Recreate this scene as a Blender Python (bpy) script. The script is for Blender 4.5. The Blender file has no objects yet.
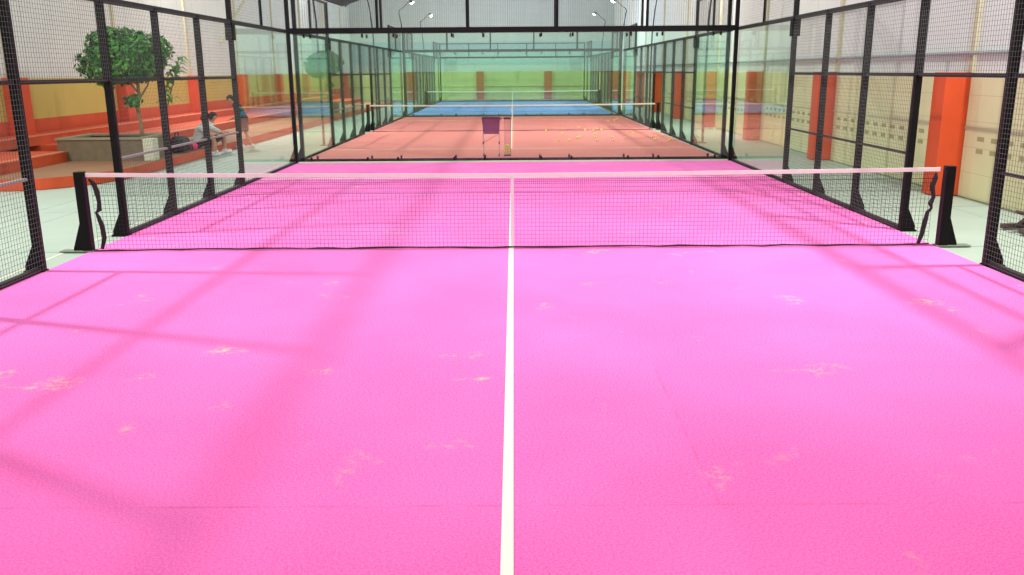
import bpy, bmesh, math, random
from mathutils import Vector, Matrix
R = math.radians
C = bpy.context.scene.collection
sc = bpy.context.scene
random.seed(7)

# ------------------------------------------------------------------ materials
def lin(h):
    h = h.lstrip('#')
    out = []
    for i in (0, 2, 4):
        c = int(h[i:i+2], 16) / 255
        out.append(c / 12.92 if c <= .04045 else ((c + .055) / 1.055) ** 2.4)
    return tuple(out)

class N:
    def __init__(s, name):
        s.m = bpy.data.materials.new(name); s.m.use_nodes = True
        s.t = s.m.node_tree; s.n = s.t.nodes; s.l = s.t.links
        s.b = s.n['Principled BSDF']; s.out = s.n['Material Output']
    def new(s, kind, **kw):
        n = s.n.new(kind)
        for k, v in kw.items(): setattr(n, k, v)
        return n
    def link(s, a, b): s.l.new(a, b)
    def math(s, op, a, b=None, clamp=False):
        n = s.new('ShaderNodeMath', operation=op, use_clamp=clamp)
        for i, v in enumerate((a, b)):
            if v is None: continue
            if isinstance(v, (int, float)): n.inputs[i].default_value = v
            else: s.link(v, n.inputs[i])
        return n.outputs[0]
    def mix(s, fac, a, b, blend='MIX'):
        n = s.new('ShaderNodeMix', data_type='RGBA', blend_type=blend)
        for sock, v in ((n.inputs[0], fac), (n.inputs[6], a), (n.inputs[7], b)):
            if isinstance(v, (int, float)): sock.default_value = v
            elif isinstance(v, tuple): sock.default_value = v + (1,)
            else: s.link(v, sock)
        return n.outputs[2]
    def coord(s):
        return s.new('ShaderNodeTexCoord').outputs['Object']
    def noise(s, scale, detail=2, vec=None, rough=.5):
        n = s.new('ShaderNodeTexNoise'); n.inputs['Scale'].default_value = scale
        n.inputs['Detail'].default_value = detail; n.inputs['Roughness'].default_value = rough
        s.link(vec if vec is not None else s.coord(), n.inputs['Vector'])
        return n.outputs['Fac']
    def ramp(s, fac, lo, hi):
        n = s.new('ShaderNodeMapRange'); n.inputs[1].default_value = lo; n.inputs[2].default_value = hi
        s.link(fac, n.inputs[0]); return n.outputs[0]

def mat(name, col, rough=.6, metal=0., var=.12, scale=6., bump=0., bscale=60., spec=.5):
    k = N(name); c = lin(col)
    f = k.noise(scale, 3)
    dark = tuple(x * (1 - var) for x in c); lite = tuple(min(1, x * (1 + var)) for x in c)
    k.link(k.mix(f, dark, lite), k.b.inputs['Base Color'])
    k.b.inputs['Roughness'].default_value = rough; k.b.inputs['Metallic'].default_value = metal
    k.b.inputs['Specular IOR Level'].default_value = spec
    if bump:
        b = k.new('ShaderNodeBump'); b.inputs['Strength'].default_value = bump; b.inputs['Distance'].default_value = .01
        k.link(k.noise(bscale, 2), b.inputs['Height']); k.link(b.outputs[0], k.b.inputs['Normal'])
    return k.m

def turf_mat(name, c1, c2, sand, sand_amt, seams=False):
    k = N(name)
    co = k.coord()
    fine = k.noise(85, 3, co, .85)
    col = k.mix(k.ramp(fine, .38, .62), lin(c1), lin(c2))
    big = k.noise(.55, 3, co)
    col = k.mix(k.ramp(big, .35, .7), col, k.mix(.2, col, lin('#f4a4fa')) if seams else k.mix(.1, col, lin('#f0c8b8')))
    sp = k.noise(1.5, 3, co, .55)
    st = k.noise(16, 4, co, .75)
    msk = k.math('MULTIPLY', k.ramp(sp, .63, .75), k.ramp(st, .47, .62))
    msk = k.math('MULTIPLY', msk, sand_amt, True)
    col = k.mix(msk, col, lin(sand))
    if seams:
        sx = k.new('ShaderNodeSeparateXYZ'); k.link(co, sx.inputs[0])
        x, y = sx.outputs[0], sx.outputs[1]
        def near(v, at, w):
            return k.math('LESS_THAN', k.math('ABSOLUTE', k.math('SUBTRACT', v, at)), w)
        a = k.math('MULTIPLY', near(x, 1.0, .008), k.math('MULTIPLY', k.math('LESS_THAN', y, -4.1), k.math('GREATER_THAN', y, -6.17)))
        b = near(y, -6.17, .009)
        s_ = k.math('MULTIPLY', k.math('MAXIMUM', a, b), k.ramp(k.noise(4, 3, co), .42, .58))
        col = k.mix(k.math('MULTIPLY', s_, .28), col, lin('#a24a80'))
        roll = k.math('MULTIPLY', k.math('GREATER_THAN', x, 1.0), k.math('LESS_THAN', y, -4.1))
        col = k.mix(k.math('MULTIPLY', roll, .08), col, lin('#ee5aa6'))
        near_falloff = k.ramp(y, -3.6, -8.2)  # light falloff towards the near end, painted in as a deeper pink
        col = k.mix(k.math('MULTIPLY', near_falloff, .42), col, lin('#ea4088'))
    k.link(col, k.b.inputs['Base Color'])
    k.b.inputs['Roughness'].default_value = .95; k.b.inputs['Specular IOR Level'].default_value = .08
    b = k.new('ShaderNodeBump'); b.inputs['Strength'].default_value = .12; b.inputs['Distance'].default_value = .01
    k.link(k.noise(140, 2, co), b.inputs['Height']); k.link(b.outputs[0], k.b.inputs['Normal'])
    return k.m

def glass_mat(name, tint, f0=.05, gain=.9):
    k = N(name); k.n.remove(k.b)
    lw = k.new('ShaderNodeLayerWeight'); lw.inputs[0].default_value = .5
    f5 = k.math('POWER', lw.outputs['Facing'], 5)
    F = k.math('ADD', k.math('MULTIPLY', f5, gain), f0, True)
    t = k.new('ShaderNodeBsdfTransparent'); t.inputs[0].default_value = tint + (1,)
    g = k.new('ShaderNodeBsdfGlossy'); g.inputs['Roughness'].default_value = .015
    g.inputs[0].default_value = (.9, .97, .94, 1)
    mx = k.new('ShaderNodeMixShader'); k.link(F, mx.inputs[0]); k.link(t.outputs[0], mx.inputs[1]); k.link(g.outputs[0], mx.inputs[2])
    k.link(mx.outputs[0], k.out.inputs[0])
    return k.m

def wall_tile_mat(name, c, seam, sx, sz, axis=1, var=.06, w=.012):
    """painted wall with faint vertical / horizontal joints"""
    k = N(name); co = k.coord(); s = k.new('ShaderNodeSeparateXYZ'); k.link(co, s.inputs[0])
    u, v = s.outputs[axis], s.outputs[2]
    def line(val, step):
        f = k.math('FRACT', k.math('DIVIDE', k.math('ADD', val, 100.0), step))
        return k.math('LESS_THAN', f, w / step)
    l = line(u, sx)
    if sz: l = k.math('MAXIMUM', l, line(v, sz))
    base = lin(c)
    st = k.noise(1.1, 4, co)
    col = k.mix(st, tuple(x * (1 - var * 2) for x in base), tuple(min(1, x * (1 + var)) for x in base))
    col = k.mix(k.math('MULTIPLY', l, .55), col, lin(seam))
    k.link(col, k.b.inputs['Base Color']); k.b.inputs['Roughness'].default_value = .7
    return k.m

def emit(name, col, s):
    k = N(name); k.b.inputs['Base Color'].default_value = lin(col) + (1,)
    k.b.inputs['Emission Color'].default_value = lin(col) + (1,); k.b.inputs['Emission Strength'].default_value = s
    return k.m

M = {
 'coping': mat('dusty_coping', '#8b8368', .9, 0, .2, 8),
 'floor_line': mat('faded_floor_line', '#cdd0ba', .8),
 'plate': mat('grey_green_plate', '#76806f', .7),
 'steel': mat('black_painted_steel', '#070608', .55, 0, .25, 9, spec=.2),
 'rail': mat('dark_steel_rail', '#121114', .5, 0, .2, 5, spec=.3),
 'lit_rail': mat('lit_grey_rail', '#8a8a86', .6, 0, .15, 8),  # pale grey paints the lamplit look of the left lower rails
 'wire': mat('dark_fence_wire', '#555b57', .6, 0, .15, 3),
 'netcord': mat('black_net_cord', '#231c22', .9, 0, .2, 5),
 'tape': mat('off_white_net_tape', '#ebeae2', .8, 0, .06, 12),
 'line': mat('white_court_line', '#f4ebdc', .9, 0, .05, 30),
 'pale_line': mat('pale_court_line', '#f6c9b4', .9, 0, .05, 30),
 'glass': glass_mat('green_tinted_glass', (.936, .989, .953)),
 'concrete': mat('pale_concrete', '#a3b3a3', .6, 0, .10, 1.2, .1, 40),
 'cream': wall_tile_mat('cream_wall_right', '#d6d0a4', '#b3ac86', 1.6, .4),
 'olive': wall_tile_mat('ochre_wall_left', '#c0ab58', '#9c8744', 2.9, 0),
 'endwall': wall_tile_mat('cream_wall_end', '#d3d59a', '#a9ad74', 2.45, 0, 0),
 'clad': wall_tile_mat('white_sheet_cladding', '#d5dad6', '#a9aea8', 1.45, 0, 1, .05, .03),
 'clad_end': wall_tile_mat('grey_sheet_cladding', '#b7bfba', '#a0a7a3', 1.2, 0, 0, .05, .03),
 'batten': mat('pale_batten', '#c2bd9f', .7),
 'pipe': mat('grey_pipe', '#a2a7aa', .6),
 'orange': mat('orange_paint', '#d04a1c', .6, 0, .14, 2.2),
 'red_orange': mat('weathered_orange_paint', '#c64c24', .7, 0, .2, 1.6),
 'slot': mat('shadowed_slot', '#a1996f', .9),
 'brown_top': mat('worn_terracotta_top', '#8f6848', .8, 0, .18, 2.5),
 'stone': mat('grey_brown_stone', '#6f634e', .9, 0, .35, 7, .5, 14),
 'pale_stone': mat('pale_stone', '#c5c6ae', .8, 0, .12, 8),
 'soil': mat('dark_soil', '#4c3a28', 1, 0, .4, 12, .6, 20),
 'bark': mat('grey_brown_bark', '#8a7350', .9, 0, .3, 20, .4, 40),
 'leaf': mat('green_leaves', '#2b7a1f', .55, 0, .6, 5),
 'leaf_dark': mat('deep_green_leaves', '#1c5416', .6, 0, .5, 5),
 'leaf_pale': mat('yellow_green_leaves', '#5c9a3a', .55, 0, .4, 5),
 'basket': mat('maroon_basket', '#5e1432', .7, 0, .3, 20),
 'leg_metal': mat('thin_grey_metal', '#c9a9a2', .5, 0, .1, 9),
 'ball': mat('yellow_felt', '#f4f22c', .95, 0, .15, 60),
 'ball_orange': mat('faded_yellow_felt', '#f0c23c', .95, 0, .15, 60),
 'clear': glass_mat('clear_plastic', (.97, .93, .94), .06, .5),
 'skin': mat('warm_skin', '#c98f6d', .6, 0, .08, 10),
 'hair': mat('dark_hair', '#1d1a1c', .8, 0, .3, 40),
 'white_shirt': mat('white_cotton', '#e4e8e4', .9, 0, .06, 8),
 'grey_shirt': mat('pale_grey_cotton', '#cfd3cf', .9, 0, .06, 8),
 'teal_shirt': mat('dark_teal_cotton', '#12282a', .9, 0, .15, 8),
 'dark_shorts': mat('dark_maroon_shorts', '#32202a', .9, 0, .2, 8),
 'navy_shorts': mat('dark_navy_shorts', '#1b2233', .9, 0, .2, 8),
 'shoe': mat('white_shoe', '#e8e8e8', .6),
 'eye': mat('dark_eye', '#161212', .3),
 'bag': mat('black_bag_fabric', '#17171a', .8, 0, .3, 12, .4, 25),
 'pink_cloth': mat('hot_pink_cloth', '#e2356f', .9, 0, .15, 10, .4, 25),
 'wood_dark': mat('dark_brown_wood', '#4a3733', .7, 0, .3, 10),
 'wood_pale': mat('pale_wood', '#cfd2c4', .7, 0, .1, 10),
 'lamp': emit('lamp_glow', '#fffdf5', 30),
 'panel_dark': mat('dark_blue_grey_panel', '#1d2830', .5, 0, .2, 3),
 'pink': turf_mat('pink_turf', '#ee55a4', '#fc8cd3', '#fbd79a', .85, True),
 'orange_turf': turf_mat('orange_turf', '#cc6a55', '#dd8a76', '#f5c3a0', .3),
 'blue_turf': turf_mat('blue_turf', '#2d7fe4', '#559ff0', '#9cc4e4', .3),
}

# ------------------------------------------------------------------ mesh helpers
class MB:
    def __init__(s): s.v = []; s.f = []; s.mi = []
    def face_base(s): return len(s.v)
    def box(s, x0, x1, y0, y1, z0, z1, mi=0):
        b = len(s.v)
        s.v += [(x, y, z) for x in (x0, x1) for y in (y0, y1) for z in (z0, z1)]
        for q in ((0,1,3,2),(4,6,7,5),(0,4,5,1),(2,3,7,6),(0,2,6,4),(1,5,7,3)):
            s.f.append(tuple(b+i for i in q)); s.mi.append(mi)
        return s
    def cbox(s, c, d, mi=0):
        return s.box(c[0]-d[0]/2, c[0]+d[0]/2, c[1]-d[1]/2, c[1]+d[1]/2, c[2]-d[2]/2, c[2]+d[2]/2, mi)
    def prism(s, pts, d, mi=0, top=None):
        """pts: closed loop of 3D points, extruded by vector d"""
        b = len(s.v); n = len(pts); d = Vector(d)
        s.v += [tuple(p) for p in pts] + [tuple(Vector(p) + d) for p in pts]
        s.f.append(tuple(b+i for i in reversed(range(n)))); s.mi.append(mi)
        s.f.append(tuple(b+n+i for i in range(n))); s.mi.append(mi if top is None else top)
        for i in range(n):
            j = (i+1) % n
            s.f.append((b+i, b+j, b+n+j, b+n+i)); s.mi.append(mi)
        return s
    def tube(s, pts, rad, seg=8, mi=0, cap=True):
        pts = [Vector(p) for p in pts]; b = len(s.v)
        for i, p in enumerate(pts):
            d = (pts[min(i+1, len(pts)-1)] - pts[max(i-1, 0)]).normalized()
            a = Vector((0,0,1)) if abs(d.z) < .9 else Vector((1,0,0))
            u = d.cross(a).normalized(); w = d.cross(u)
            r = rad[i] if isinstance(rad, (list, tuple)) else rad
            for k in range(seg):
                t = 2*math.pi*k/seg
                s.v.append(tuple(p + (u*math.cos(t) + w*math.sin(t))*r))
        for i in range(len(pts)-1):
            for k in range(seg):
                k2 = (k+1) % seg
                s.f.append((b+i*seg+k, b+i*seg+k2, b+(i+1)*seg+k2, b+(i+1)*seg+k)); s.mi.append(mi)
        if cap:
            s.f.append(tuple(b+k for k in reversed(range(seg)))); s.mi.append(mi)
            s.f.append(tuple(b+(len(pts)-1)*seg+k for k in range(seg))); s.mi.append(mi)
        return s
    def quad(s, a, b, c, d, mi=0):
        k = len(s.v); s.v += [tuple(a), tuple(b), tuple(c), tuple(d)]; s.f.append((k,k+1,k+2,k+3)); s.mi.append(mi); return s
    def mesh(s, name, mats):
        me = bpy.data.meshes.new(name); me.from_pydata(s.v, [], s.f)
        for m in (mats if isinstance(mats, (list, tuple)) else [mats]): me.materials.append(m)
        me.polygons.foreach_set('material_index', s.mi)
        bm = bmesh.new(); bm.from_mesh(me); bmesh.ops.recalc_face_normals(bm, faces=bm.faces); bm.to_mesh(me); bm.free()
        me.update(); return me
    def build(s, name, mats, parent=None, loc=(0,0,0), bevel=0, smooth=False):
        return link(name, s.mesh(name, mats), parent, loc, bevel, smooth)

def link(name, me, parent=None, loc=(0,0,0), bevel=0, smooth=False):
    o = bpy.data.objects.new(name, me); C.objects.link(o); o.location = loc
    if parent: o.parent = parent
    if bevel:
        m = o.modifiers.new('bevel', 'BEVEL'); m.width = bevel; m.segments = 2; m.limit_method = 'ANGLE'
    if smooth:
        for p in me.polygons: p.use_smooth = True
    return o

def tag(o, label=None, cat=None, group=None, kind=None):
    for k, v in (('label', label), ('category', cat), ('group', group), ('kind', kind)):
        if v: o[k] = v
    return o
def empty(name, loc=(0,0,0), rz=0, label=None, cat=None, group=None):
    o = bpy.data.objects.new(name, None); C.objects.link(o); o.location = loc; o.rotation_euler.z = rz
    o.empty_display_size = .2
    return tag(o, label, cat, group)
def copy_tree(o, parent=None):
    c = o.copy(); C.objects.link(c)
    if parent: c.parent = parent
    for ch in list(o.children): copy_tree(ch, c)
    return c
def struct(o): o['kind'] = 'structure'; return o

# ------------------------------------------------------------------ camera (fitted)
f_, pit, H, yc, xc, roll, yaw = 860.18, .24676, 2.02828, -9.92633, .0229, -.00717, -.00335
def ray(du, dv):
    a = du*math.cos(roll) + dv*math.sin(roll); b = -du*math.sin(roll) + dv*math.cos(roll)
    x, F, U = a, 1.0, -b
    y = F*math.cos(pit) + U*math.sin(pit); z = -F*math.sin(pit) + U*math.cos(pit)
    return Vector((x*math.cos(yaw) + y*math.sin(yaw), -x*math.sin(yaw) + y*math.cos(yaw), z))
fw = ray(0, 0); rt = ray(1, 0) - fw; up = -(ray(0, 1) - fw)
cam = bpy.data.cameras.new('camera'); co = bpy.data.objects.new('camera', cam); C.objects.link(co)
co.matrix_world = Matrix(((rt.x, up.x, -fw.x, xc), (rt.y, up.y, -fw.y, yc), (rt.z, up.z, -fw.z, H), (0,0,0,1)))
cam.sensor_width = 36; cam.lens = f_/1024*36; cam.clip_start = .05; cam.clip_end = 300
sc.camera = co

# ------------------------------------------------------------------ setting
YE = 55.0      # end wall
XL, XR = -11.75, 7.27
YN = -14.0
fl = struct(MB().box(XL-.3, XR+.3, YN, YE+.3, -.2, -.01).build('floor', M['concrete']))
sm = MB()
for x in (-5.27,):
    sm.box(x-.02, x+.02, YN, YE, -.01, -.006)
sm.build('painted_line', M['floor_line'], fl)
jm = MB()
for y in range(-12, 54, 3):
    jm.box(XL, -5.1, y-.012, y+.012, -.01, -.007); jm.box(5.1, XR, y-.012, y+.012, -.01, -.007)
for x in (-7.3, -6.65, 6.6):
    jm.box(x-.01, x+.01, YN, YE, -.01, -.007)
jm.build('floor_joint', mat('joint_grey', '#9fb0a8', .8), fl)

def court(yc_, material, line_m, dx=0, hw=4.97):
    o = struct(MB().box(-hw, hw, -9.85, 9.93, -.03, 0).build('court_turf', material, None, (dx, yc_, 0)))
    MB().box(-.045, .01, -6.95, 6.95, 0, .004).build('centre_line', line_m, o)
    for s in (-1, 1):
        MB().box(-hw+.02, hw-.02, s*6.95-.025, s*6.95+.025, 0, .003).build('service_line', line_m, o)
    return o
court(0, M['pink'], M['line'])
court(20.4, M['orange_turf'], M['pale_line'], -.04, 4.93)
court(40.8, M['blue_turf'], M['line'], -.05, 4.93)

TOPZ = 8.8
# right wall
wr = struct(MB().box(XR, XR+.25, YN, YE, 0, 1.93).build('wall_right', M['cream']))
MB().box(XR+.05, XR+.2, YN, YE, 1.93, TOPZ).build('upper_cladding', M['clad'], wr)
MB().box(XR-.02, XR, YN, YE, 1.08, 1.12).build('ledge', M['batten'], wr)
MB().tube([(XR-.06, YN, 2.25), (XR-.06, YE, 2.25)], .035).build('pipe', M['pipe'], wr)
pil_r = [4.3 + 5.83*i for i in range(-3, 9)]
for y in pil_r:
    MB().box(6.87, XR, y-.21, y+.21, 0, 1.96).build('pillar', M['orange'], wr, bevel=.012)
    MB().box(XR-.01, XR+.06, y-.2, y-.08, 1.95, TOPZ).build('batten', M['batten'], wr)
vm = MB()
y = -8.0
while y < 53:
    if all(abs(y - p) > .5 for p in pil_r):
        for z in (.945, .76):
            vm.box(XR-.006, XR+.01, y-.1, y+.09, z-.035, z+.035)
    y += .4
vm.build('vent_slots', M['slot'], wr)
# left wall
wl = struct(MB().box(XL-.25, XL, YN, YE, 0, 1.93).build('wall_left', M['olive']))
MB().box(XL-.2, XL-.05, YN, YE, 1.93, TOPZ).build('upper_cladding', M['clad'], wl)
MB().box(XL-.01, XL+.03, YN, YE, .0, .96).build('wainscot', M['red_orange'], wl)
for i in range(-2, 8):
    y = 10.7 + 5.8*i
    MB().box(XL-.02, XL+.3, y-.3, y+.3, 0, 1.95).build('pillar', M['orange'], wl, bevel=.012)
    MB().box(XL-.06, XL+.01, y-.02, y+.1, 1.95, TOPZ).build('batten', M['batten'], wl)
MB().tube([(XL-.02, 26, 3.2), (XL-.02, 33.0, 6.8)], .05).build('brace', M['batten'], wl)
# end wall
we = struct(MB().box(XL-.25, XR+.25, YE, YE+.25, 0, 2.0).build('wall_back', M['endwall']))
MB().box(XL-.2, XR+.2, YE+.05, YE+.2, 2.0, TOPZ+1.5).build('upper_cladding', M['clad_end'], we)
MB().box(XL, XR, YE-.02, YE, .88, .93).build('ledge', M['slot'], we)
MB().box(XL, XR, YE-.02, YE+.04, 2.5, 4.1).build('blue_band', mat('blue_grey_cladding', '#93b0b4', .6), we)
for x in (-7.4, -2.42, 2.55, 7.2):
    MB().box(x-.27, x+.27, YE-.35, YE, 0, 2.0).build('pillar', M['orange'], we, bevel=.012)
# near wall far behind the camera keeps the hall closed at floor level
wn = struct(MB().box(XL-.25, XR+.25, YN-.25, YN, 0, 2.0).build('wall_front', M['cream']))

# ------------------------------------------------------------------ welded mesh panels
def wire_panel(w, h, step=.05, t=.0027, name='mesh'):
    """wires in the local YZ plane, origin at the lower corner"""
    m = MB(); n = max(1, round(w/step)); k = max(1, round(h/step))
    for i in range(n+1):
        y = w*i/n; m.box(-t/2, t/2, y-t/2, y+t/2, 0, h)
    for j in range(k+1):
        z = h*j/k; m.box(-t/2+.003, t/2+.003, 0, w, z-t/2, z+t/2)
    return m.mesh(name, M['wire'])

PX = .05       # panel plane on the court side of the posts
bays = [1.03, 2.67, 4.33, 6.0]
RT = 2.91      # top rail height
def gusset(m, x0, x1, y, h, mi=0):
    m.prism([(x0, y-.03, 0), (x1, y-.03, 0), (x1, y-.03, .06), (x0, y-.03, h)], (0, .06, 0), mi)
def side_fence():
    r = empty('side_fence')
    for s in (-1, 1):
        for yb in bays:
            hh = 3.86 if yb == 6.0 else RT
            m = MB().box(-.038, .04, s*yb-.043, s*yb+.043, -.01, hh)
            gusset(m, -.038, -.15, s*yb, .3)
            m.box(-.16, .05, s*yb-.06, s*yb+.06, -.01, .012)
            p = m.build('post', M['steel'], r)
            if yb == 6.0:
                MB().box(-.07, .07, s*yb-.075, s*yb+.075, RT-.32, RT-.02).build('clamp', M['steel'], p)
        MB().box(-.025, .025, s*8-.025, s*8+.025, RT, 3.85).build('mullion', M['steel'], r)
        MB().box(-.025, .025, min(s*6, s*9.9), max(s*6, s*9.9), 3.8, 3.85).build('upper_rail', M['rail'], r)
        MB().box(-.02, .02, min(s*1.03, s*6), max(s*1.03, s*6), .962, .992).build('lower_rail', M['lit_rail'] , r)
        MB().box(-.03, .03, min(s*1.03, s*9.9), max(s*1.03, s*9.9), -.005, .045).build('base_rail', M['rail'], r)
        for a, b in ((6.05, 7.995), (8.005, 9.92)):
            MB().box(-.006, .006, min(s*a, s*b), max(s*a, s*b), .05, RT-.04).build('glass_pane', M['glass'], r)
    MB().box(-.03, .03, -9.9, 9.9, RT-.04, RT+.03).build('top_rail', M['rail'], r)
    MB().box(-.022, .022, -6, 6, 1.925, 1.97).build('middle_rail', M['rail'], r)
    pm = wire_panel(1.66, RT-.06, name='mesh_panel'); gm = wire_panel(2.06, RT-1.97, name='gate_mesh'); um = wire_panel(2.0, .95, name='upper_mesh')
    for a in (1.03, 2.67, 4.33, -2.67, -4.33, -6.0):
        b = link('mesh_panel', pm, r, (PX, a, .03))
        if abs(a) in (1.03, 2.67) and a in (1.03, -2.67): b.scale.y = 1.64/1.66
    link('gate_mesh', gm, r, (PX, -1.03, 1.95))
    for a in (6, 8-.05, -8, -9.9):
        o = link('upper_mesh', um, r, (0, a, RT)); o.scale.y = .975
    return r
F0 = side_fence()
fence_labels = {
 (0, -1): 'black mesh and glass fence along the left of the pink court, before the tree',
 (0, 1): 'black mesh and glass fence along the right of the pink court, before cream wall',
 (1, -1): 'black mesh and glass fence along the left of the orange court',
 (1, 1): 'black mesh and glass fence right of the orange court, beside stray balls',
 (2, -1): 'distant mesh and glass fence on the left of the blue court',
 (2, 1): 'distant mesh and glass fence on the right of the blue court'}
first = True
for ci, cy in enumerate((0, 20.4, 40.8)):
    for s in (-1, 1):
        o = F0 if first else copy_tree(F0); first = False
        o.location = (s*(5.025 if s > 0 else 5.005) - .001*cy, cy, 0); o.rotation_euler.z = 0 if s < 0 else math.pi
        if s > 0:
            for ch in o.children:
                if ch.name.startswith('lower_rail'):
                    ch.data = ch.data.copy(); ch.data.materials[0] = M['rail']  # same rail on the right, its shaded look painted as dark steel
        tag(o, fence_labels[(ci, s)], 'fence', 'side fences of the three courts')

def glass_wall():
    r = empty('glass_wall')
    for s in (-1, 1):
        m = MB().box(s*5.0-.038, s*5.0+.038, -.045, .045, -.01, 3.86)
        m.prism([(s*5.03, -.03, 0), (s*5.16, -.03, 0), (s*5.16, -.03, .05), (s*5.03, -.03, .34)], (0, .06, 0))
        m.cbox((s*5.06, 0, .0), (.22, .12, .02))
        m.build('post', M['steel'], r)
    MB().box(-5, 5, -.04, .04, RT-.04, RT+.07).build('top_rail', M['steel'], r)
    MB().box(-5, 5, -.03, .03, 3.8, 3.86).build('upper_rail', M['rail'], r)
    MB().box(-5, 5, -.025, .025, -.008, .02).build('base_rail', M['floor_line'], r)
    for i in range(5):
        x0 = -5 + 2*i
        MB().box(x0+.006, x0+1.994, -.006, .006, .05, RT-.05).build('glass_pane', M['glass'], r)
        for cx in (x0+.35, x0+1.65):
            MB().cbox((cx, 0, RT-.1), (.04, .05, .08)).build('clip', M['steel'], r)
            MB().cbox((cx, 0, .08), (.04, .05, .08)).build('clip', M['steel'], r)
    for x in (-3, -1, 1, 3):
        MB().box(x-.028, x+.028, -.028, .028, RT, 3.8).build('mullion', M['steel'], r)
    um = wire_panel(2.0, .95, name='upper_mesh')
    for i in range(5):
        o = link('upper_mesh', um, r, (-5+2*i, 0, RT)); o.rotation_euler.z = -math.pi/2
    return r
G0 = glass_wall()
dark_base = MB().box(-5, 5, -.03, .03, -.005, .05).mesh('base_rail', M['steel'])
for i, (y, rz, lab) in enumerate((
    (10.05, 0, 'wide glass end wall of the pink court under a thick black rail'),
    (10.42, math.pi, 'nearer glass end wall of the orange court, just behind the pink court'),
    (30.42, 0, 'glass end wall between orange and blue courts, on the orange side'),
    (30.82, math.pi, 'glass end wall between orange and blue courts, on the blue side'),
    (50.82, 0, 'farthest glass end wall, beyond the blue court'))):
    o = G0 if i == 0 else copy_tree(G0)
    o.location = (-.001*y if i else 0, y, 0); o.scale.x = .985 if i else 1; o.rotation_euler.z = rz
    if i > 0:
        for ch in o.children:
            if ch.name.startswith('base_rail'): ch.data = dark_base
    tag(o, lab, 'glass wall', 'glass end walls of the courts')

# ------------------------------------------------------------------ nets
def tz(x): return .885 + .035*(abs(x)/4.9)**1.5
def court_net():
    r = empty('court_net'); t = .0026
    m = MB(); W = 4.87; n = 216
    for i in range(n+1):
        x = -W + 2*W*i/n
        m.box(x-t/2, x+t/2, -t/2, t/2, .03, tz(x)-.03)
    for j in range(19):
        fr = j/18
        seg = 12
        for q in range(seg):
            xa, xb = -W+2*W*q/seg, -W+2*W*(q+1)/seg
            za, zb = .03+(tz(xa)-.06)*fr, .03+(tz(xb)-.06)*fr
            m.prism([(xa, t/2, za-t/2), (xa, t/2, za+t/2), (xa, t/2+.002, za+t/2), (xa, t/2+.002, za-t/2)], (xb-xa, 0, zb-za))
    # doubled cords in the upper strip
    for i in range(n):
        x = -W + 2*W*(i+.5)/n
        m.box(x-t/2, x+t/2, .004, .004+t, .66, tz(x)-.03)
    for z in (.66, .79):
        m.box(-W, W, .004, .004+t, z-t*.7, z+t*.7)
    m.build('net_mesh', M['netcord'], r)
    m = MB(); b = len(m.v); q = 24
    for s in range(q):
        xa, xb = -4.92+9.84*s/q, -4.92+9.84*(s+1)/q
        m.prism([(xa, -.008, tz(xa)-.045), (xa, .008, tz(xa)-.045), (xa, .008, tz(xa)), (xa, -.008, tz(xa))], (xb-xa, 0, tz(xb)-tz(xa)))
    m.build('net_tape', M['tape'], r)
    m = MB(); rnd = random.Random(3)
    pts = []
    for s in range(41):
        x = -4.88+9.76*s/40
        pts.append((x, -.02+rnd.uniform(-.02, .015)+(-.07 if x < -4.0 else 0)*(-4.0-x), .018+rnd.uniform(0, .012)))
    m.tube(pts, [.006+rnd.uniform(0, .007) for _ in pts], 6)
    m.build('bottom_cord', M['netcord'], r)
    MB().box(-.02, .02, -.012, .012, .005, tz(0)-.01).build('centre_strap', M['tape'], r)
    for s in (-1, 1):
        m = MB()
        if s < 0: pts = [(-4.89, 0, .85), (-4.84, 0, .8), (-4.81, 0, .7), (-4.80, 0, .58), (-4.81, 0, .49), (-4.85, 0, .46), (-4.83, 0, .41), (-4.80, 0, .3), (-4.79, 0, .16), (-4.83, 0, .03)]
        else: pts = [(4.88, 0, .86), (4.88, 0, .8), (4.85, 0, .7), (4.88, 0, .58), (4.85, 0, .5), (4.87, 0, .45), (4.83, 0, .4), (4.81, 0, .28), (4.79, 0, .14), (4.76, 0, .03)]
        m.tube(pts, [.012, .026, .03, .022, .028, .014, .022, .028, .026, .02], 6)
        m.build('lacing_cord', M['netcord'], r)
    return r
NET = court_net()
def net_post():
    r = empty('net_post')
    MB().box(-.055, .05, -.05, .05, 0, .93).build('upright', M['steel'], r, bevel=.006)
    MB().prism([(-.055, -.025, 0), (-.17, -.025, 0), (-.17, -.025, .03), (-.055, -.025, .36)], (0, .05, 0)).build('gusset', M['steel'], r)
    MB().box(-.32, .07, -.07, .07, -.005, .008).build('base_plate', M['plate'], r)
    MB().tube([(.05, 0, .9), (.062, 0, .9)], .018).build('tape_hook', M['rail'], r)
    return r
PO = net_post()
nn = ('pink', 'orange', 'blue')
nl = ('black court net with white top tape across the near pink court',
      'net with white top tape across the orange court, behind the ball cart',
      'distant net with white top tape across the blue court')
for i, cy in enumerate((0, 20.4, 40.8)):
    o = NET if i == 0 else copy_tree(NET); o.location = (-.0012*cy, cy, 0)
    tag(o, nl[i], 'net', 'court nets')
    for s in (-1, 1):
        p = PO if (i == 0 and s < 0) else copy_tree(PO)
        p.location = (s*(5.03 if s > 0 else 4.985) - .0012*cy, cy, 0.006); p.rotation_euler.z = 0 if s < 0 else math.pi
        tag(p, 'black steel net post at the %s end of the net on the %s court' % ('left' if s < 0 else 'right', nn[i]), 'net post', 'net posts')

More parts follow.
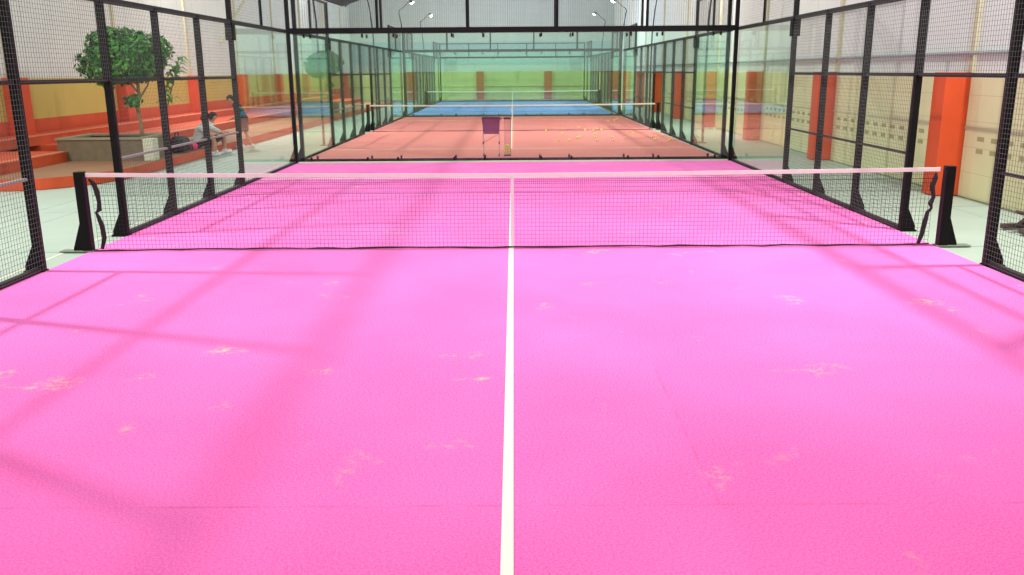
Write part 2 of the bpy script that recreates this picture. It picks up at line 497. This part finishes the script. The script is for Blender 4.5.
# ------------------------------------------------------------------ stepped seating, planters, trees
seat = empty('stepped_seating', (XL, 5.4, 0), 0, 'orange painted stepped seating with rounded near corner along the left wall', 'bleachers')
def rel(o): return (0, 0, 0)
ox, oy = XL, 5.4
pts = [(XL+.03-ox, 5.45-oy), (-9.1-ox, 5.45-oy)]
for k in range(1, 9):
    a = R(90*k/8); pts.append((-9.1-ox + 1.45*math.sin(a), 5.45-oy + 2.3*(1-math.cos(a))))
pts += [(-7.68-ox, 47-oy), (XL+.03-ox, 47-oy)]
MB().prism([(x, y, 0) for x, y in pts], (0, 0, .2), 0, 1).build('platform', [M['red_orange'], M['brown_top']], seat)
def tier(name, x0, x1, y0, y1, z0, z1):
    m = MB().box(x0-ox, x1-.1-ox, y0-oy, y1-oy, z0, z1)
    m.box(x1-.1-ox, x1-ox, y0-oy, y1-oy, z0, z1-.02)
    m.box(x1-.1-ox, x1+.02-ox, y0-oy, y1+.01-oy, z1-.02, z1+.004, 1)
    m.build(name, [M['red_orange'], M['edge']], seat)
M['edge'] = mat('pale_orange_edge', '#cf7a58', .8, 0, .15, 3)
tier('lower_step', XL+.04, -9.6, 5.6, 8.7, .2, .42)
tier('lower_step', XL+.04, -9.6, 10.3, 30.2, .2, .42)
tier('lower_step', XL+.04, -9.6, 31.8, 46, .2, .42)
tier('upper_step', XL+.04, -11.05, 5.6, 46, .42, .64)

def planter(y, lab):
    r = empty('planter', (-8.75, y, .2), 0, lab, 'planter', 'stone planters in the stepped seating')
    m = MB()
    m.box(-1.05, .79, -.75, -.6, 0, .45); m.box(-1.05, .79, .6, .75, 0, .45); m.box(-1.05, -.9, -.6, .6, 0, .45); m.box(.67, .79, -.6, .6, 0, .45)
    m.build('stone_wall', M['stone'], r)
    m = MB(); m.box(-1.08, .8, -.78, -.56, .45, .49); m.box(-1.08, .8, .56, .78, .45, .49); m.box(-1.08, -.87, -.56, .56, .45, .49); m.box(.62, .8, -.56, .56, .45, .49)
    m.build('coping', M['coping'], r)
    MB().box(-.9, .67, -.6, .6, .02, .4).build('soil', M['soil'], r)
    MB().box(.805, 1.03, -.8, -.5, 0.002, .47).build('corner_block', M['pale_stone'], r, bevel=.01)
    return r
P0 = planter(9.5, 'grey stone planter holding the near tree on the orange platform')
P1 = copy_tree(P0); P1.location.y = 31.0
tag(P1, 'stone planter under the far tree, behind the glass at the left')

def leaf_cloud(center, rad, n, size, seed, shell=.45, flat=.75):
    rnd = random.Random(seed); m = MB()
    lumps = [(Vector((rnd.gauss(0, 1), rnd.gauss(0, 1), rnd.gauss(0, .8))).normalized(), rnd.uniform(.8, 1.12)) for _ in range(22)]
    c = Vector(center)
    for _ in range(n):
        d = Vector((rnd.gauss(0, 1), rnd.gauss(0, 1), rnd.gauss(0, 1))).normalized()
        k = 1.0
        best = max(lumps, key=lambda L: L[0].dot(d)); k = best[1]*(.82+.2*best[0].dot(d))
        rr = k*(1 - shell*rnd.random()**1.6)
        p = c + Vector((d.x*rad[0], d.y*rad[1], d.z*rad[2]))*rr
        nrm = (d + Vector((rnd.uniform(-.8, .8), rnd.uniform(-.8, .8), rnd.uniform(-.3, .9)))).normalized()
        a = nrm.cross(Vector((rnd.uniform(-1, 1), rnd.uniform(-1, 1), .3))).normalized(); b = nrm.cross(a)
        L = size*rnd.uniform(.6, 1.3)
        m.quad(p - a*L, p + b*L*.45, p + a*L, p - b*L*.45, rnd.choices((0, 1, 2), (45, 20, 35))[0])
    return m

def tree(loc, lab, seed):
    r = empty('round_tree', loc, 0, lab, 'tree', 'round crowned trees')
    m = MB()
    m.tube([(0, 0, -.1), (.03, 0, .3), (-.02, .03, .65), (.06, 0, 1.0), (.04, 0, 1.35)], [.05, .042, .04, .036, .03], 8)
    m.build('trunk', M['bark'], r, smooth=True)
    for a, b in (((.06, 0, .9), (.34, .12, 1.5)), ((.06, 0, 1.0), (-.36, -.1, 1.55)), ((.04, 0, 1.1), (-.05, .3, 1.6)), ((.02, .02, .6), (-.1, -.15, .85))):
        mid = tuple((p+q)/2 + d for p, q, d in zip(a, b, (.03, .02, -.03)))
        MB().tube([a, mid, b], [.024, .02, .012], 6).build('branch', M['bark'], r, smooth=True)
    leaf_cloud((-.14, 0, 1.76), (.97, .85, .64), 7500, .06, seed).build('crown', [M['leaf'], M['leaf_pale'], M['leaf_dark']], r)
    leaf_cloud((-.05, -.15, .86), (.2, .2, .17), 260, .06, seed+1, .9).build('low_tuft', [M['leaf'], M['leaf_pale'], M['leaf_dark']], r)
    return r
T0 = tree((-8.25, 9.4, .6), 'round bushy green tree rising from the near planter on the left', 11)
T1 = copy_tree(T0); T1.location = (-8.6, 31.0, .6); T1.rotation_euler.z = 1.2
T1.scale = (1.0, 1.0, 1.0)
tag(T1, 'far round green tree seen tinted through the glass left of the orange court')

# slender plant with long leaves beside the tree
sp = empty('leafy_plant', (-7.98, 9.85, .6), 0, 'slender plant with long pale leaves, right of the near round tree', 'plant')
MB().tube([(0, 0, -.1), (.1, 0, .4), (.3, .02, 1.0), (.52, .02, 1.6)], [.022, .018, .015, .008], 6).build('stem', M['bark'], sp, smooth=True)
m = MB(); rnd = random.Random(5)
for k in range(46):
    z0 = rnd.uniform(.7, 1.7); a = rnd.uniform(0, 6.28); L = rnd.uniform(.22, .4)
    x0 = .1 + (z0-.4)*.34
    d = Vector((math.cos(a), math.sin(a), 0)); side = Vector((-d.y, d.x, 0))*rnd.uniform(.035, .06)
    p0 = Vector((x0, 0, z0)); p1 = p0 + d*L*.5 + Vector((0, 0, .1)); p2 = p0 + d*L + Vector((0, 0, rnd.uniform(-.12, .06)))
    m.quad(p0, p1 + side, p2, p1 - side, 0)
m.build('leaves', [M['leaf_pale']], sp)

# ------------------------------------------------------------------ ball cart, tube, balls
cart = empty('ball_cart', (-.53, 11.45, 0), 0, 'maroon ball basket on thin folding legs standing on the orange court', 'ball cart')
m = MB()
def ring(z, hx, hy): return [(-hx, -hy, z), (hx, -hy, z), (hx, hy, z), (-hx, hy, z)]
lo, hi = ring(.54, .19, .16), ring(.92, .22, .2)
b = len(m.v); m.v += lo + hi
li, hi2 = ring(.56, .175, .145), ring(.92, .205, .185)
m.v += li + hi2
for i in range(4):
    j = (i+1) % 4
    m.f += [(i, j, 4+j, 4+i), (8+i, 12+i, 12+j, 8+j), (4+i, 4+j, 12+j, 12+i)]; m.mi += [0, 0, 0]
m.f += [(3, 2, 1, 0), (8, 9, 10, 11)]; m.mi += [0, 0]
bk = m.build('basket', M['basket'], cart)
MB().tube([(-.22, -.2, .92), (.22, -.2, .92), (.22, .2, .92), (-.22, .2, .92), (-.22, -.2, .92)], .012, 6).build('rim', M['steel'], bk)
for sx in (-1, 1):
    for sy in (-1, 1):
        lg = MB().tube([(sx*.2, sy*.16, .56), (sx*.19, sy*.17, .03)], .009, 6).build('leg', M['leg_metal'], cart)
        MB().tube([(sx*.19-.012, sy*.17, .03), (sx*.19+.012, sy*.17, .03)], .03, 10).build('castor', M['steel'], lg)
        MB().cbox((sx*.195, sy*.165, .32), (.03, .03, .05)).build('joint', M['steel'], lg)
for sy in (-1, 1):
    MB().tube([(-.195, sy*.165, .32), (.195, sy*.165, .54)], .006, 6).build('brace', M['leg_metal'], cart)
MB().tube([(.2, -.05, .88), (.26, -.05, .9), (.26, .1, .9), (.2, .1, .88)], .012, 6).build('handle', M['basket'], cart)

tb = empty('ball_tube', (-.14, 11.42, 0), 0, 'tall clear tube with black cap and yellow balls at the bottom, beside the cart', 'ball tube')
m = MB().tube([(0, 0, .02), (0, 0, .9)], .078, 20, cap=False); m.tube([(0, 0, .9), (0, 0, .02)], .074, 20, cap=False)
m.build('tube', M['clear'], tb, smooth=True)
MB().tube([(0, 0, .885), (0, 0, .93)], .088, 20).build('cap', M['steel'], tb)
MB().tube([(0, 0, 0), (0, 0, .03)], .09, 20).build('foot', M['rail'], tb)
MB().tube([(.085, 0, .02), (.085, 0, .9)], .006, 6).build('rib', M['steel'], tb)

def ball_mesh(name, m_):
    bm = bmesh.new(); bmesh.ops.create_uvsphere(bm, u_segments=16, v_segments=10, radius=.033)
    me = bpy.data.meshes.new(name); bm.to_mesh(me); bm.free()
    me.materials.append(m_); me.materials.append(M['line'])
    for p in me.polygons: p.use_smooth = True
    return me
BM = ball_mesh('padel_ball', M['ball'])
def seam_mesh():
    m = MB(); pts = []
    for k in range(33):
        t = 2*math.pi*k/32; a = .44
        v = Vector((math.cos(t)*(1-a) + a*math.cos(3*t)*.6, math.sin(t)*(1-a) - a*math.sin(3*t)*.6, 1.2*math.sqrt(a*(1-a))*math.sin(2*t)))
        pts.append(v.normalized()*.0332)
    m.tube(pts, .0012, 4, cap=False); return m.mesh('seam', M['line'])
SM = seam_mesh()
def ball(x, y, z, lab, grp, k):
    o = link('padel_ball', BM, None, (x, y, z)); tag(o, lab, 'ball', grp)
    o.rotation_euler = (k*1.1, k*.7, k*.4)
    link('seam', SM, o)
k = 0
for lay in range(4):
    a0 = lay*.9
    for q in range(3):
        a = a0 + q*2.094
        ball(-.14+.039*math.cos(a), 11.42+.039*math.sin(a), .064+.058*lay, 'yellow ball piled inside the bottom of the clear ball tube', 'balls inside the clear tube', k); k += 1
BP = [(1.13, 20.06), (1.34, 15.84), (1.59, 18.5), (1.66, 15.82), (1.97, 16.81), (2.06, 17.03), (2.49, 20.27), (2.74, 19.89), (2.66, 18.23), (2.54, 16.9), (2.47, 15.74), (3.05, 20.2), (3.05, 16.71), (2.97, 15.83), (3.4, 16.53), (3.9, 18.27), (4.29, 16.87), (4.2, 15.91), (4.36, 16.3), (4.68, 17.27), (4.58, 15.55), (4.7, 15.85), (2.38, 21.6), (2.95, 20.75), (3.85, 25.51), (4.17, 26.1), (4.39, 27.13)]
rows = [('beyond the orange court net', lambda y: y > 20.45), ('just before the orange court net', lambda y: 19.5 < y <= 20.45),
        ('in the middle row on the orange court', lambda y: 16.4 < y <= 19.5), ('in the row nearest the pink court', lambda y: y <= 16.4)]
ORD = ['first', 'second', 'third', 'fourth', 'fifth', 'sixth', 'seventh', 'eighth', 'ninth', 'tenth', 'eleventh', 'twelfth']
for nm, cond in rows:
    row = sorted([p for p in BP if cond(p[1])], key=lambda p: (p[0])/(p[1]+9.93))
    for i, p in enumerate(row):
        w = 'leftmost' if i == 0 else 'rightmost' if i == len(row)-1 else ORD[i] + ' from left'
        ball(p[0], p[1], .0335, 'yellow stray ball, %s %s' % (w, nm), 'stray balls on the orange court', k); k += 1

# ------------------------------------------------------------------ court lights
def light_pole():
    r = empty('light_pole')
    MB().tube([(0, 0, 0), (0, 0, 2.0), (-.02, 0, 3.4), (-.1, 0, 4.3), (-.2, 0, 4.88), (-.15, 0, 5.0)], [.035, .035, .028, .022, .02, .02], 8).build('pole', M['steel'], r, smooth=True)
    MB().tube([(-.16, 0, 4.98), (.05, 0, 5.12), (.32, 0, 5.4)], .013, 8).build('arm', M['steel'], r, smooth=True)
    h = MB().tube([(.34, 0, 5.43), (.4, 0, 5.41), (.46, 0, 5.32)], [.03, .07, .1], 14).build('lamp_head', M['panel_dark'], r)
    MB().tube([(.46, 0, 5.322), (.475, 0, 5.3), (.485, 0, 5.28)], [.095, .1, .05], 14).build('lamp_lens', M['lamp'], h)
    MB().cbox((0, 0, .01), (.2, .2, .02)).build('base_plate', M['rail'], r)
    return r
LP = light_pole(); first = True
for ci, (cname, ys) in enumerate((('orange', (15.0, 25.0)), ('blue', (34.6, 44.6)))):
    for i, y in enumerate(ys):
        for s in (-1, 1):
            o = LP if first else copy_tree(LP); first = False
            o.location = (s*5.42, y, -.01); o.rotation_euler.z = 0 if s < 0 else math.pi
            tag(o, 'thin curved lamp pole at the %s of the %s court, %s of its two' % ('left' if s < 0 else 'right', cname, 'nearer' if i == 0 else 'farther'), 'lamp post', 'court lamp poles')

hp = empty('hanging_panel', (-5.6, 20.0, 4.12), 0, 'dark folded panel hanging high under the roof, above the left of the orange court', 'hanging panel')
MB().prism([(-.62, -.3, .2), (0, -.3, 0), (.6, -.3, .2), (.55, -.3, .7), (-.58, -.3, .7)], (0, .12, 0)).build('panel', M['panel_dark'], hp)
for x in (-.5, .5):
    MB().tube([(x, -.24, .6), (x*.9, -.24, 5.2)], .01, 6).build('hanger', M['rail'], hp)
MB().tube([(.1, -.31, .0), (.25, -.33, .1)], .03, 8).build('bracket', M['rail'], hp)

# ------------------------------------------------------------------ low bench at the right
bn = empty('low_bench', (6.72, .95, 0), R(8), 'low bench with pale top and dark legs on the floor at the right edge', 'bench')
MB().box(-.32, .5, -.16, .02, .2, .235).build('top_plank', M['wood_pale'], bn)
MB().box(-.42, .5, -.3, -.2, .01, .07).build('floor_beam', M['wood_dark'], bn)
MB().box(-.38, .5, .12, .2, .01, .07).build('floor_beam', M['wood_dark'], bn)
for x in (-.15, .45):
    MB().prism([(x-.04, -.24, .06), (x+.06, -.24, .06), (x+.06, -.1, .2), (x-.04, -.1, .2)], (0, .08, 0)).build('leg', M['wood_dark'], bn)
    MB().prism([(x-.04, .16, .06), (x+.06, .16, .06), (x+.06, -.02, .2), (x-.04, -.02, .2)], (0, -.07, 0)).build('leg', M['wood_dark'], bn)
MB().tube([(-.42, -.12, .27), (-.2, -.1, .22), (-.1, -.05, .21)], .025, 6).build('end_arm', M['wood_dark'], bn)

# ------------------------------------------------------------------ bag and towel
bag = empty('duffel_bag', (-7.92, 9.98 + .75, .2), R(8), 'black duffel bag lying on the orange platform edge beside the planter', 'bag')
def blob(name, mats, parent, loc, size, seed, amp=.08, sub=3):
    bm = bmesh.new(); bmesh.ops.create_icosphere(bm, subdivisions=sub, radius=1)
    rnd = random.Random(seed); ph = [rnd.uniform(0, 6) for _ in range(4)]
    for v in bm.verts:
        c = v.co
        q = Vector((math.copysign(abs(c.x)**.6, c.x), math.copysign(abs(c.y)**.7, c.y), math.copysign(abs(c.z)**.7, c.z)))
        q *= 1 + amp*math.sin(3*c.x+ph[0])*math.sin(4*c.y+ph[1]) + amp*.6*math.sin(7*c.z+ph[2])
        v.co = Vector((q.x*size[0], q.y*size[1], max(-1, q.z)*size[2]))
    me = bpy.data.meshes.new(name); bm.to_mesh(me); bm.free(); me.materials.append(mats)
    return link(name, me, parent, loc, smooth=True)
blob('bag_body', M['bag'], bag, (0, 0, .19), (.2, .34, .19), 2)
MB().tube([(-.06, -.2, .34), (-.05, -.12, .47), (-.05, .12, .47), (-.06, .2, .34)], .014, 6).build('handle', M['bag'], bag)
MB().tube([(.18, -.3, .25), (.26, -.1, .05), (.27, .1, .03), (.2, .3, .2)], .014, 6).build('strap', M['bag'], bag)
tag(blob('folded_towel', M['pink_cloth'], None, (-7.85, 11.25, .29), (.13, .14, .088), 9, .12), 'hot pink towel heaped on the platform between bag and seated person', 'towel')

# ------------------------------------------------------------------ people
_t = bmesh.new(); bmesh.ops.create_icosphere(_t, subdivisions=2, radius=1)
ICO = [v.co.copy() for v in _t.verts]; _t.free()
def hull(bm, p1, r1, p2, r2):
    vs = [bm.verts.new(p1 + c*r1) for c in ICO] + [bm.verts.new(p2 + c*r2) for c in ICO]
    bmesh.ops.convex_hull(bm, input=vs)
    bmesh.ops.delete(bm, geom=[v for v in bm.verts if not v.link_faces], context='VERTS')
def organic(name, caps, material, parent, voxel=.008):
    bm = bmesh.new()
    for p1, r1, p2, r2 in caps:
        t = bmesh.new(); hull(t, Vector(p1), r1, Vector(p2), r2)
        tm = bpy.data.meshes.new('t'); t.to_mesh(tm); t.free(); bm.from_mesh(tm); bpy.data.meshes.remove(tm)
    me = bpy.data.meshes.new(name); bm.to_mesh(me); bm.free()
    o = link(name, me, None)
    md = o.modifiers.new('r', 'REMESH'); md.mode = 'VOXEL'; md.voxel_size = voxel
    ms = o.modifiers.new('s', 'SMOOTH'); ms.iterations = 3; ms.factor = .5
    bpy.context.view_layer.update()
    dg = bpy.context.evaluated_depsgraph_get()
    me2 = bpy.data.meshes.new_from_object(o.evaluated_get(dg)); me2.name = name
    bpy.data.objects.remove(o); bpy.data.meshes.remove(me)
    me2.materials.clear(); me2.materials.append(material)
    return link(name, me2, parent, smooth=True)
def V(*a): return Vector(a)
def hand(caps, wrist, direc, side, curl):
    d = direc.normalized(); s = side.normalized(); n = d.cross(s)
    for q in (-.02, 0, .02):
        caps.append((wrist + s*q*.6, .017, wrist + d*.085 + s*q, .014))
    for i, (off, L) in enumerate(((-.03, .06), (-.01, .072), (.01, .068), (.03, .05))):
        b0 = wrist + d*.085 + s*off
        m1 = b0 + (d + n*curl*.5)*L*.5; m2 = m1 + (d + n*curl*1.4).normalized()*L*.55
        caps += [(b0, .0095, m1, .009), (m1, .009, m2, .0075)]
    t0 = wrist + d*.025 - s*.028; t1 = t0 + (d*.6 - s*.75)*.045; t2 = t1 + (d*.9 - s*.2)*.03
    caps += [(t0, .012, t1, .0105), (t1, .0105, t2, .009)]
def person(loc, rz, J, lab, shirt, shorts, sleeve=.75, cap=False):
    """J in local metres, person faces local +x; z up from the surface it stands or sits on"""
    root = empty('person', loc, rz, lab, 'person')
    caps = []
    pel, ch, nk, hd, look = J['pelvis'], J['chest'], J['neck'], J['head'], J['look'].normalized()
    lat = V(0, 1, 0)
    for q in (-.07, .07): caps.append((pel + lat*q, .105, pel*.45 + ch*.55 + lat*q*.9, .095)); caps.append((pel*.45 + ch*.55 + lat*q*.9, .095, ch + lat*q*1.2, .1))
    caps.append((ch + lat*.1, .075, nk - V(0, 0, .03), .06)); caps.append((ch - lat*.1, .075, nk - V(0, 0, .03), .06))
    caps.append((nk - V(0, 0, .05), .056, hd - V(0, 0, .04), .052))
    upv = (hd - nk).normalized()
    caps += [(hd + upv*.03, .092, hd - upv*.02 + look*.02, .082), (hd - upv*.05 + look*.045, .055, hd - upv*.085 + look*.06, .034)]
    caps += [(hd + look*.088, .012, hd - upv*.03 + look*.112, .015)]                 # nose
    caps += [(hd - upv*.062 + look*.088 + lat*.015, .009, hd - upv*.062 + look*.088 - lat*.015, .009)]  # lips
    ear = look.cross(upv).normalized()
    for s in (-1, 1): caps.append((hd + ear*s*.085 + upv*.01, .014, hd + ear*s*.083 - upv*.03, .01))
    shirt_c = [(a, r1+.014, b, r2+.014) for a, r1, b, r2 in caps[:6]]
    short_c = [(pel + lat*.07, .122, pel + lat*.07 + (ch-pel)*.15, .118), (pel - lat*.07, .122, pel - lat*.07 + (ch-pel)*.15, .118)]
    for sgn, key in ((1, 'L'), (-1, 'R')):
        sh, el, wr_, hdir = J['sh'+key], J['el'+key], J['wr'+key], J['hd'+key]
        caps += [(ch + lat*sgn*.1, .07, sh, .055), (sh, .052, el, .038), (el, .038, wr_, .025)]
        shirt_c += [(ch + lat*sgn*.1, .085, sh, .068), (sh, .066, sh*(1-sleeve) + el*sleeve, .058)]
        hand(caps, wr_, hdir, V(0, 1, 0) if abs(hdir.normalized().y) < .8 else V(1, 0, 0), .5)
        hip, kn, an, toe = J['hip'+key], J['kn'+key], J['an'+key], J['toe'+key]
        mid = kn*.62 + an*.38 + (an-kn).cross(lat).normalized()*.012
        caps += [(hip, .088, kn, .056), (kn, .054, mid, .054), (mid, .054, an, .034), (an, .036, toe, .03)]
        short_c += [(hip, .104, hip*.25 + kn*.75, .085)]
    organic('body', caps, M['skin'], root, .007)
    organic('shirt', shirt_c, shirt, root, .012)
    organic('shorts', short_c, shorts, root, .012)
    hair = [(hd + upv*.055 - look*.02, .092, hd + upv*.0 - look*.045, .075), (hd + upv*.06 + look*.015, .082, hd + upv*.06 - look*.02, .088)]
    organic('hair', hair, M['hair'], root, .01)
    for s in (-1, 1):
        e = bmesh.new(); bmesh.ops.create_uvsphere(e, u_segments=10, v_segments=8, radius=.011)
        em = bpy.data.meshes.new('eye'); e.to_mesh(em); e.free(); em.materials.append(M['eye'])
        link('eye', em, root, hd + look*.093 + ear*s*.032 + upv*.005, smooth=True)
    for key in 'LR':
        an, toe = J['an'+key], J['toe'+key]
        d = (toe - an); d.z = 0; d.normalize()
        zf = min(an.z, toe.z) - .03
        organic('shoe', [(V(an.x, an.y, zf+.045) - d*.04, .045, V(toe.x, toe.y, zf+.04), .04), (V(an.x, an.y, zf+.06), .046, V(an.x, an.y, zf+.1), .044)], M['shoe'], root, .01)
    return root
def seated(dy=0, lean=.12):
    # origin on the platform edge (floor level), seat at z = .2
    J = dict(pelvis=V(-.22, 0, .31), chest=V(-.22+lean, 0, .68), neck=V(-.2+lean*1.5, 0, .84), head=V(-.17+lean*1.9, 0, .99), look=V(1, .35, -.15))
    for q in ('chest', 'neck', 'head'): J[q].z = .31 + (J[q].z - .31)*.92
    for s, k in ((1, 'L'), (-1, 'R')):
        J['sh'+k] = V(-.2+lean, s*.19, .695); J['el'+k] = V(.06+lean*.6, s*.24, .55); J['wr'+k] = V(.27, s*.12, .56); J['hd'+k] = V(.8, -s*.3, -.35)
        J['hip'+k] = V(-.2, s*.1, .3); J['kn'+k] = V(.2, s*.17, .48); J['an'+k] = V(.22+.05*s, s*.16, .08); J['toe'+k] = V(.37+.05*s, s*.19, .04)
    return J
person((-7.72, 12.62, -.01), R(32), seated(0, .08), 'seated person in white shirt with short dark hair, arms on knees, on the platform edge', M['white_shirt'], M['dark_shorts'])
person((-7.74, 11.9, -.01), R(22), seated(0, .12), 'seated person in pale grey shirt, half hidden by fence post, beside the pink towel', M['grey_shirt'], M['dark_shorts'])
J = dict(pelvis=V(0, 0, .86), chest=V(.14, 0, 1.19), neck=V(.23, 0, 1.31), head=V(.32, 0, 1.42), look=V(1, 0, -.5))
for s, k in ((1, 'L'), (-1, 'R')):
    J['sh'+k] = V(.15, s*.19, 1.24); J['el'+k] = V(.06 if s > 0 else .22, s*.27, .97); J['wr'+k] = V(.3, s*.2, .88); J['hd'+k] = V(.8, -s*.2, -.5)
    J['hip'+k] = V(0, s*.09, .84); J['kn'+k] = V(.05+.06*s, s*.11, .46); J['an'+k] = V(-.06+.1*s, s*.12, .08); J['toe'+k] = V(.1+.1*s, s*.14, .04)
p3 = person((-7.38, 14.05, -.01), R(180), J, 'standing person in dark teal shirt, bent forward behind a fence post', M['teal_shirt'], M['navy_shorts'])
p3.scale = (.94, .94, .94)

# ------------------------------------------------------------------ light
w = bpy.data.worlds.new('world'); sc.world = w; w.use_nodes = True
bg = w.node_tree.nodes['Background']; bg.inputs[0].default_value = (.96, 1, .985, 1); bg.inputs[1].default_value = .92
def spot(name, loc, target, power, rad=.2, ang=150, col=(1, .98, .95)):
    l = bpy.data.lights.new(name, 'SPOT'); l.energy = power; l.shadow_soft_size = rad; l.spot_size = R(ang); l.spot_blend = 1; l.color = col
    o = bpy.data.objects.new(name, l); C.objects.link(o); o.location = loc
    o.rotation_euler = (Vector(target) - Vector(loc)).to_track_quat('-Z', 'Y').to_euler()
for cy, k in ((0, 1), (20.4, 1), (40.8, 1)):
    spot('flood_left', (-11.4, cy-.6, 8.15), (-.5, cy+1.8, 0), (5000 if cy == 0 else 6600 if cy < 30 else 8000), .25)
    spot('flood_right', (7.05, cy-.9, 7.05), (.5, cy+1.8, 0), (2900 if cy == 0 else 3800 if cy < 30 else 4600))
sc.view_settings.view_transform = 'Standard'; sc.view_settings.look = 'None'
sc.view_settings.exposure = 0; sc.view_settings.gamma = 1
sc.cycles.transparent_max_bounces = 48; sc.cycles.max_bounces = 10; sc.cycles.glossy_bounces = 5
sc.cycles.use_denoising = True
sc.cycles.sample_clamp_indirect = 4
